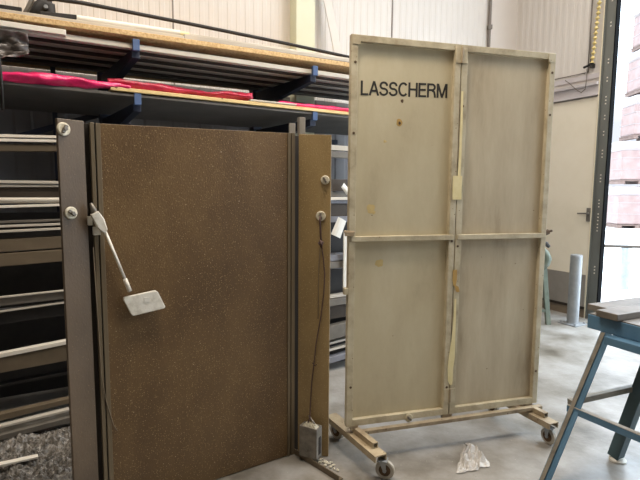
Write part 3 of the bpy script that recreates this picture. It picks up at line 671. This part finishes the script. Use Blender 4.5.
# scar marks on the sheets
def blot(u, z, r, m, seed, n=-.0255, asp=1.0):
    mb = MB(); k = 14; mb.v.append(sp(u, n + .0012, z))
    for i in range(k):
        a = 2 * PI * i / k; q = r * (1 + .45 * noise.noise(V((math.cos(a) * 1.5, math.sin(a) * 1.5, seed))))
        mb.v.append(sp(u + math.cos(a) * q, n + .0004, z + math.sin(a) * q * asp))
    for i in range(k): mb.f.append([0, 1 + i, 1 + (i + 1) % k])
    return mb.build('burn_mark', m, es)
blot(.300, 1.984, .009, M['rust'], 3)
blot(.286, 1.868, .019, M['tape_old'], 5); blot(.288, 1.866, .008, M['rust'], 8, -.024)
blot(.205, 1.765, .008, M['ochre'], 9)
blot(.130, 1.405, .022, M['ochre'], 11, asp=1.3); blot(.148, 1.385, .010, M['ochre'], 12)
blot(.188, 1.105, .026, M['ochre'], 13, asp=.8)
# lettering
# stroke letters in a unit cell: height 1, polylines of (x, y), stroke width .15
def arc(cx, cy, rx, ry, a0, a1, k=12): return [(cx + rx * math.cos(math.radians(a0 + (a1 - a0) * i / k)), cy + ry * math.sin(math.radians(a0 + (a1 - a0) * i / k))) for i in range(k + 1)]
T_ = .075
S_ = [(.54, .70)] + arc(.32, .71, .225, .215, 20, 180)[0:] + arc(.32, .70, .225, .20, 180, 255)[1:] + arc(.32, .29, .245, .215, 75, -180)[0:] 
GL = {'L': (.56, [[(T_, 1), (T_, T_)], [(0, T_), (.52, T_)]]),
      'A': (.70, [[(.06, 0), (.35, 1)], [(.64, 0), (.35, 1)], [(.17, .33), (.53, .33)]]),
      'S': (.66, [S_]),
      'C': (.72, [arc(.37, .5, .295, .425, 42, 318, 24)]),
      'H': (.72, [[(T_, 0), (T_, 1)], [(.60, 0), (.60, 1)], [(T_, .52), (.60, .52)]]),
      'E': (.63, [[(T_, 0), (T_, 1)], [(0, 1 - T_), (.56, 1 - T_)], [(T_, .52), (.53, .52)], [(0, T_), (.58, T_)]]),
      'R': (.70, [[(T_, 0), (T_, 1)], [(T_, 1 - T_), (.36, 1 - T_)] + arc(.36, .725, .20, .20, 90, -90) + [(T_, .525)], [(.38, .50), (.52, .40), (.555, .25), (.59, .0)]]),
      'M': (.82, [[(T_, 0), (T_, 1)], [(.72, 0), (.72, 1)], [(.10, 1), (.3975, .02)], [(.695, 1), (.3975, .02)]])}
word = 'LASSCHERM'; tw = sum(GL[c][0] for c in word) - .06
lr = None; xx = 0; mb = MB()
for ci, c in enumerate(word):
    for si, st in enumerate(GL[c][1]):
        hw = T_ * .95; L_ = []; k = len(mb.v)
        for i, p in enumerate(st):
            p0, p1 = V(st[max(i - 1, 0)] + (0,)), V(st[min(i + 1, len(st) - 1)] + (0,)); t = (p1 - p0).normalized(); nn_ = V((-t.y, t.x, 0))
            L_.append((V(p + (0,)) + nn_ * hw, V(p + (0,)) - nn_ * hw))
        for (q0, q1) in L_:
            for q in (q0, q1):
                tx = (xx + q.x) / tw; ty = min(max(q.y, 0), 1)
                mb.v.append(sp(.062 + tx * .505, -.0252 + .0001 * si, 2.000 + tx * .014 + ty * .0755))
        for i in range(len(L_) - 1): mb.f.append([k + 2 * i, k + 2 * i + 1, k + 2 * i + 3, k + 2 * i + 2])
    xx += GL[c][0]
lo = mb.build('lettering', M['letter'], es, solid=.0008); lo['label'] = 'black painted word LASSCHERM'
# tape strips on the centre joint
def strip(pts, m, label, n=.0035):
    mb = MB(); k = len(pts)
    for (u0, u1, z) in pts: mb.v += [sp(u0, n, z), sp(u1, n, z)]
    for i in range(k - 1): mb.f.append([2 * i, 2 * i + 1, 2 * i + 3, 2 * i + 2])
    o = mb.build('tape', m, es, solid=.0012); o['label'] = label
strip([(.640, .652, 2.05), (.641, .655, 1.85), (.640, .655, 1.70), (.636, .654, 1.585)], M['tape'], 'long thin yellowed tape strip above the crossbar')
strip([(.606, .664, 1.588), (.605, .663, 1.525), (.608, .664, 1.455)], M['tape'], 'broad yellowed tape patch above the crossbar', .0052)
strip([(.628, .654, 1.055), (.628, .655, 1.0), (.634, .650, .965), (.645, .668, .955), (.655, .676, .925)], M['tape_old'], 'ochre tape remnant below the crossbar')
strip([(.646, .656, .885), (.643, .658, .76), (.634, .659, .64), (.620, .661, .54), (.616, .652, .47), (.621, .652, .40), (.634, .650, .372)], M['tape'], 'long ragged yellowed tape strip below the crossbar')
# washer bolt at the bottom rail
washer(sp(.375, .002, .205), N15, .024, es, M['beige_frame'], .8)
# base: long rail, two box legs, tube stubs and castors
mb = MB(); mb.hexa([sp(.05, .03, .150), sp(W + .02, .03, .160), sp(W + .02, .0, .160), sp(.05, .0, .150), sp(.05, .03, .172), sp(W + .02, .03, .184), sp(W + .02, .0, .184), sp(.05, .0, .172)])
mb.build('base_rail', M['beige_base'], es, bevel=.003)
for (u0, u1) in ((.03, .07), (.60, .66), (W - .08, W - .03)):
    sbox('base_bracket', M['beige_base'], u0, u1, -.03, -.003, .165, ZB + .002)
def leg(pf, pb, side, wheel_f, wheel_b):
    pf, pb = V(pf), V(pb); dd = (pb - pf).normalized(); sd = V((dd.y, -dd.x, 0)); w = .072; zb, zt = .115, .15
    mb = MB()
    mb.beam(pf + UP * (zt - .003), pb + UP * (zt - .003), w, .006)
    for e in (-1, 1): mb.beam(pf + sd * e * (w / 2 - .003) + UP * (zb + .0145), pb + sd * e * (w / 2 - .003) + UP * (zb + .0145), .006, .029)
    lg = mb.build('base_leg', M['beige_base'], es)
    a, b = pf.lerp(pb, .13), pf.lerp(pb, .52)
    m2 = MB(); o = sd * side * .012
    for (q0, q1, r0, r1) in ((-.016, .016, .026, .030), (-.016, .016, 0, .004), (-.016, -.012, .004, .026), (.012, .016, .004, .026)):
        A_, B_ = a + o + UP * .151, b + o + UP * .151
        m2.hexa([A_ + sd * q0 + UP * r0, A_ + sd * q1 + UP * r0, B_ + sd * q1 + UP * r0, B_ + sd * q0 + UP * r0,
                 A_ + sd * q0 + UP * r1, A_ + sd * q1 + UP * r1, B_ + sd * q1 + UP * r1, B_ + sd * q0 + UP * r1])
    m2.build('stub_tube', M['beige_base'], lg)
    for (wp, top, rot) in wheel_f, wheel_b:
        wp, top = V(wp), V(top); r = .050; ax = V((math.cos(rot), math.sin(rot), 0)); fw = V((-ax.y, ax.x, 0)); c = wp + UP * r
        mk = MB(); mk.tube([c - ax * .012, c - ax * .009, c + ax * .009, c + ax * .012], [r * .88, r, r, r * .88], 28)
        wh = mk.build('wheel', M['rubber_tyre'], es)
        mk = MB(); mk.tube([c - ax * .0135, c + ax * .0135], r * .62, 24); h1 = mk.build('wheel_hub', M['rust'], wh)
        mk = MB(); mk.tube([c - ax * .022, c + ax * .022], r * .2, 12)
        for e in (-1, 1):
            tpt = top + ax * e * .018
            mk.hexa([c + ax * (e * .019 - .0015) - fw * .008, c + ax * (e * .019 + .0015) - fw * .008, c + ax * (e * .019 + .0015) + fw * .008, c + ax * (e * .019 - .0015) + fw * .008,
                     V((tpt.x, tpt.y, .108)) - ax * .0015 - fw * .018, V((tpt.x, tpt.y, .108)) + ax * .0015 - fw * .018, V((tpt.x, tpt.y, .108)) + ax * .0015 + fw * .018, V((tpt.x, tpt.y, .108)) - ax * .0015 + fw * .018])
        mk.box(V((top.x, top.y, .110)), (.05, .05, .006), (ax, fw, UP)); mk.cyl(V((top.x, top.y, .108)), V((top.x, top.y, .117)), .018, 12)
        mk.build('castor_fork', M['zinc'], es)
# leg centrelines run from the front castor to the back castor
leg((.322, 2.345, 0), (.075, 2.800, 0), 1, ((.350, 2.385, 0), (.335, 2.372, 0), 1.25), ((.113, 2.790, 0), (.098, 2.775, 0), .75))
leg((1.385, 2.705, 0), (1.170, 3.180, 0), 1, ((1.378, 2.745, 0), (1.370, 2.735, 0), .4), ((1.185, 3.150, 0), (1.190, 3.140, 0), .5))

# crumpled clear plastic on the floor
mb = MB()
out = [(.872, 2.715), (.905, 2.70), (.935, 2.505), (.880, 2.462), (.771, 2.412), (.732, 2.425)]
def fp(u, v):
    a = V((.732, 2.425, 0)).lerp(V((.940, 2.490, 0)), u); b = V((.860, 2.715, 0)).lerp(V((.908, 2.70, 0)), u); p = a.lerp(b, v)
    e = min(1, min(u, 1 - u, v, 1 - v) * 5 + .15)
    return p + V((.03 * noise.noise(V((u * 3, v * 3, 5))), .03 * noise.noise(V((u * 3, v * 3, 8))), .004 + e * max(0, .024 + .05 * noise.noise(V((u * 4, v * 4, 1))) + .03 * noise.noise(V((u * 11, v * 11, 2))))))
mb.grid(fp, 26, 26); tag(mb.build('plastic_sheet', M['clear'], solid=.001), 'small crumpled sheet of clear plastic on the floor before the beige screen', 'plastic sheet')

# ------------------------------------------------------------------ teal trestle bench
tb = thing('work_trestle', (1.45, 2.35, 0), 'teal blue steel trestle bench with worn grey top plates at the right edge', 'trestle')
TW = V((.907, .42, 0)).normalized(); TL = V((.42, -.907, 0)).normalized(); TC = V((1.458, 2.558, 0))
def tp(w, l, z): return TC + TW * w + TL * l + UP * z
def tbox(name, m, w0, w1, l0, l1, z0, z1, bevel=.003, parent=None):
    mb = MB(); mb.hexa([tp(w0, l0, z0), tp(w1, l0, z0), tp(w1, l1, z0), tp(w0, l1, z0), tp(w0, l0, z1), tp(w1, l0, z1), tp(w1, l1, z1), tp(w0, l1, z1)])
    return mb.build(name, m, parent or tb, bevel=bevel)
tbox('apron', M['teal'], -.022, .62, .015, .80, .776, .850)
tbox('under_beam', M['teal'], -.085, .10, .155, .80, .735, .775)
tbox('bed_plate', M['top_plate'], -.015, .62, .02, .80, .850, .856, .001)
tbox('top_bar', M['top_plate'], .040, .78, -.035, .075, .857, .890)
tbox('top_bar', M['top_plate'], -.050, .78, .080, .195, .857, .892)['label'] = 'worn grey top bar with dark side'
def legbar(name, a, b, w, t, n1, n2, m, parent=tb):
    mb = MB(); mb.angle(a, b, w, w, t, n1, n2); return mb.build(name, m, parent, bevel=.001)
la, lb = tp(-.372, .050, .006), tp(-.020, .092, .776)
# angle leg: one worn flat face, one teal face
l1 = legbar('leg', la, lb, .058, .005, TW * .9 + TL * .1, TL, M['teal'])
mb = MB(); mb.beam(la - TW * .004 - TL * .004, lb - TW * .004 - TL * .004, .046, .003, (-.8, .1, .6)); 
mb = MB(); off = V((-.012, -.022, 0))
mb.hexa([la + off, la + off + V((.017, -.008, 0)), la + off + V((.019, -.004, 0)), la + off + V((.002, .004, 0)), lb + off, lb + off + V((.017, -.008, 0)), lb + off + V((.019, -.004, 0)), lb + off + V((.002, .004, 0))])
wf = mb.build('worn_flange', M['worn_edge'], l1); wf['label'] = 'worn bare steel flange'
ra, rb = tp(.205, .075, .022), tp(.235, .245, .776)
mb = MB(); mb.beam(ra, rb, .062, .06, TW); rl = mb.build('leg', M['teal_dark'], tb, bevel=.004); rl['label'] = 'dark teal rear leg'
mb = MB(); p = tp(.212, .085, 0); mb.tube([p + UP * .001, p + UP * .010, p + UP * .026], [.044, .044, .030], 20); pd = mb.build('foot_pad', M['silver'], rl, smooth=False); pd['label'] = 'pale round foot pad'
l3a, l3b = tp(-.372, .86, .006), tp(-.020, .74, .776)
legbar('leg', l3a, l3b, .045, .005, TW, -TL, M['teal'])
l4a, l4b = tp(.60, .86, .006), tp(.50, .72, .776)
legbar('leg', l4a, l4b, .045, .005, -TW, -TL, M['teal_dark'])
mb = MB(); mb.beam(tp(-.185, .06, .405), tp(.222, .14, .445), .03, .03); mb.build('brace', M['worn_edge'], tb, bevel=.002)
mb = MB(); mb.angle(tp(-.205, .062, .392), tp(-.16, .84, .40), .030, .032, .004, TW, (0, 0, -1)); mb.build('brace', M['teal'], tb)
mb = MB(); mb.beam(tp(-.190, .062, .3945), tp(-.150, .84, .4025), .028, .002); q = mb.build('brace_face', M['worn_edge'], tb); q['label'] = 'worn upper face of the long brace'

# ------------------------------------------------------------------ bollard
bl = thing('bollard', (2.90, 5.42, 0), 'galvanised steel bollard with bolted base plate before the cream door', 'bollard')
bc = V((2.905, 5.40, 0))
mb = MB(); mb.tube([bc + UP * .010, bc + UP * .785, bc + UP * .80, bc + UP * .806], [.062, .062, .058, .02], 28); mb.build('post', M['zinc'], bl)
bx_, by_ = D, NN
mb = MB(); mb.box(bc + UP * .006, (.22, .22, .012), (bx_, by_, UP)); pl_ = mb.build('base_plate', M['zinc'], bl, bevel=.002)
for e in (-1, 1):
    for g in (-1, 1):
        mb = MB(); mb.cyl(bc + bx_ * e * .085 + by_ * g * .085 + UP * .012, bc + bx_ * e * .085 + by_ * g * .085 + UP * .03, .011, 6); mb.build('bolt', M['zinc'], pl_)

# ------------------------------------------------------------------ green stand behind the beige screen
gs = thing('green_stand', (2.42, 5.45, 0), 'dull green trestle stand with a dark clamp half hidden behind the beige screen', 'stand')
def gl(a, b, w, m=M['green_paint'], nm='leg', h=.04):
    mb = MB(); mb.beam(a, b, w, h, (0, 1, 0)); return mb.build(nm, m, gs, bevel=.003)
gl((2.608, 5.36, .0), (2.505, 5.36, .84), .05)
gl((2.22, 5.36, .0), (2.42, 5.36, .80), .05)
gl((2.608, 5.86, .0), (2.51, 5.80, .80), .05)
gl((2.22, 5.86, .0), (2.42, 5.80, .80), .05)
gl((2.27, 5.36, .16), (2.58, 5.36, .16), .03, nm='crossbar', h=.03)
gl((2.46, 5.30, .80), (2.46, 5.86, .80), .16, nm='top_beam', h=.05)
mb = MB(); mb.tube([(2.49, 5.34, .66), (2.53, 5.34, .70), (2.545, 5.34, .76), (2.52, 5.34, .82), (2.49, 5.34, .86), (2.475, 5.34, .90)], [.03, .045, .05, .045, .035, .02], 12); mb.build('clamp', M['green_paint'], gs, smooth=True)
mb = MB(); mb.tube([(2.49, 5.33, .945), (2.52, 5.33, .93), (2.555, 5.33, .895)], [.02, .026, .018], 10); mb.build('grip', M['dark_steel'], gs, smooth=True)

# ------------------------------------------------------------------ chain and cables on the side wall
mb = MB(); pts = []; rr = []
for i in range(0, 81):
    z = 2.985 + i * .027; pts.append(rk(S_R - .055, .148 - .062 * (z - 2.98), z)); rr.append(.026 if i % 2 == 0 else .004)
tag(mb.tube(pts, rr, 8).build('yellow_chain', M['yellow_chain']), 'yellow link chain hanging on the side wall beside the gate track', 'chain')
mb = MB(); mb.box(rk(S_R - .03, .16, 2.96), (.06, .03, .045), (D, NN, UP)); mb.tube([rk(S_R - .05, .14, 2.99), rk(S_R - .05, .20, 2.965), rk(S_R - .05, .25, 2.955)], .014, 8)
tag(mb.build('chain_hook', M['dark_steel']), 'dark wall hook holding the lower end of the yellow chain', 'hook')
mb = MB(); mb.tube([rk(S_R - .02, .20, 5.0), rk(S_R - .02, .20, 4.0), rk(S_R - .022, .215, 3.4), rk(S_R - .02, .19, 3.05), rk(S_R - .03, .19, 2.97)], .005, 6)
tag(mb.build('thin_cable', M['seam'], smooth=True), 'thin dark cable hanging beside the yellow chain', 'cable')
mb = MB(); cp = [(.46, 2.845), (.40, 2.80), (.32, 2.72), (.245, 2.665), (.20, 2.70), (.19, 2.80), (.195, 2.93)]
mb.tube([rk(S_R - .075, n, z) for n, z in cp], .005, 6); tag(mb.build('looped_cable', M['seam'], smooth=True), 'slack grey cable loop hanging over the wall rail', 'cable')
mb = MB(); mb.tube([rk(S_R - .012, .22, 5.0), rk(S_R - .012, .22, 2.90)], .006, 6); mb.tube([rk(S_R - .012, .22, 2.90), rk(S_R - .012, .75, 2.90)], .006, 6)
tag(mb.build('wall_conduit', M['seam'], smooth=True), 'thin angled conduit line on the ribbed side wall', 'conduit')

# ------------------------------------------------------------------ yard things
gr = thing('guard_rail', (5.2, 7.4, 0), 'low guard rail with a dark bar on galvanised posts outside the gate', 'guard rail')
ga, gb = V((4.30, 7.62, .66)), V((7.4, 7.10, .66))
mb = MB(); mb.beam(ga, gb, .05, .045); mb.build('rail_bar', M['brown_steel'], gr, bevel=.004)
for tt in (.172, .85):
    p = ga.lerp(gb, tt); mb = MB(); mb.tube([V((p.x, p.y, -.02)), V((p.x, p.y, .638))], .07, 20); mb.build('post', M['zinc'], gr)
k = 0
# stacks of wrapped goods about 20 m away
SX = V((math.cos(-.1), math.sin(-.1), 0)); SY = V((-SX.y, SX.x, 0)); SP = V((12.75, 20.6, 0))
names = {0: 'lowest', 1: 'second', 2: 'third', 3: 'fourth', 4: 'fifth'}
for row in range(5):
    for c in range(3):
        wd_, hh = 1.65, 1.9
        p = SP + SX * (c * 1.75 + (.0 if row < 2 else .15 + .12 * row)) + UP * (row * hh - .02)
        st = thing('wrapped_pallet', p + SX * .8 + SY * .6, '%s wrapped pallet from the ground in the %s pinkish stack outside' % (names[row], ('left', 'middle', 'right')[c]), 'pallet of goods', 'stacks of wrapped pallets in the yard')
        mb = MB(); 
        for q in (0, .72, 1.44): mb.box(p + SX * (.1 + q) + SY * .6 + UP * .06, (.18, 1.2, .12), (SX, SY, UP))
        mb.box(p + SX * .82 + SY * .6 + UP * .14, (wd_, 1.2, .04), (SX, SY, UP)); mb.build('pallet', M['dark_pallet'], st)
        mb = MB(); mb.box(p + SX * .82 + SY * .6 + UP * .80, (wd_ - .04, 1.16, 1.26), (SX, SY, UP)); mb.build('goods', M['wrap'], st, bevel=.05)
        mb = MB(); mb.box(p + SX * .82 + SY * .6 + UP * 1.60, (wd_ + .04, 1.22, .42), (SX, SY, UP)); mb.build('film_cover', M['wrap_white'], st, bevel=.10)
        for z in (.62, 1.1):
            mb = MB(); mb.box(p + SX * .82 + SY * .6 + UP * z, (wd_ - .02, 1.18, .03), (SX, SY, UP)); mb.build('strap', M['wrap_white'], st)

# ------------------------------------------------------------------ light
wd = bpy.data.worlds.new('sky'); SC.world = wd; wd.use_nodes = True
nt = wd.node_tree; bg = nt.nodes['Background']
tc = nt.nodes.new('ShaderNodeTexCoord'); sx = nt.nodes.new('ShaderNodeSeparateXYZ'); nt.links.new(tc.outputs['Generated'], sx.inputs[0])
cr = nt.nodes.new('ShaderNodeValToRGB'); nt.links.new(sx.outputs['Z'], cr.inputs['Fac'])   # overcast sky: bright zenith, paler horizon
cr.color_ramp.elements[0].position = .12; cr.color_ramp.elements[0].color = (.060, .0635, .070, 1)
cr.color_ramp.elements[1].position = .85; cr.color_ramp.elements[1].color = (.72, .86, 1, 1)
nt.links.new(cr.outputs['Color'], bg.inputs['Color']); bg.inputs['Strength'].default_value = 15
def area(name, loc, size, power, col, rot=(0, 0, 0), sy=None):
    l = bpy.data.lights.new(name, 'AREA'); l.shape = 'RECTANGLE'; l.size = size; l.size_y = sy or size; l.energy = power; l.color = col
    o = bpy.data.objects.new(name, l); COL.objects.link(o); o.location = loc; o.rotation_euler = rot; return o
WARM = (1.0, .88, .74)
for (s, n, z, sz, pw) in ((-1.05, -1.70, 3.9, 1.0, 66), (-1.6, -.6, Z_C - .15, 1.8, 105), (1.7, -1.7, Z_C - .15, 1.8, 150), (2.2, -4.6, Z_C - .15, 1.8, 100), (-4.3, -.9, Z_C - .15, 1.8, 60)):  # the first hangs low, added to brighten the top of the brown screen
    area('hall_and_fill_lamp', rk(s, n, z), sz, pw, WARM if s < 0 else (1.0, .93, .85), (0, 0, A29), .4)

# ------------------------------------------------------------------ camera (26 mm phone lens, eye height 1.5 m)
cam = bpy.data.cameras.new('camera'); co = bpy.data.objects.new('camera', cam); COL.objects.link(co); SC.camera = co
cam.sensor_width = 36; cam.lens = 481.0 / 640 * 36; cam.clip_end = 200; cam.clip_start = .05
pt, rl_ = math.radians(5.87), math.radians(.44)
fwd = V((0, math.cos(pt), -math.sin(pt))); u0 = V((0, math.sin(pt), math.cos(pt))); r0 = V((1, 0, 0))
r = r0 * math.cos(rl_) + u0 * math.sin(rl_); u = u0 * math.cos(rl_) - r0 * math.sin(rl_)
co.matrix_world = Matrix(((r.x, u.x, -fwd.x, 0), (r.y, u.y, -fwd.y, 0), (r.z, u.z, -fwd.z, 1.5), (0, 0, 0, 1)))
vs = SC.view_settings; vs.view_transform = 'Standard'; vs.look = 'None'; vs.gamma = 1; vs.exposure = 0.0; vs.use_curve_mapping = False
SC.cycles.use_denoising = True
SC.cycles.max_bounces = 8; SC.cycles.diffuse_bounces = 5
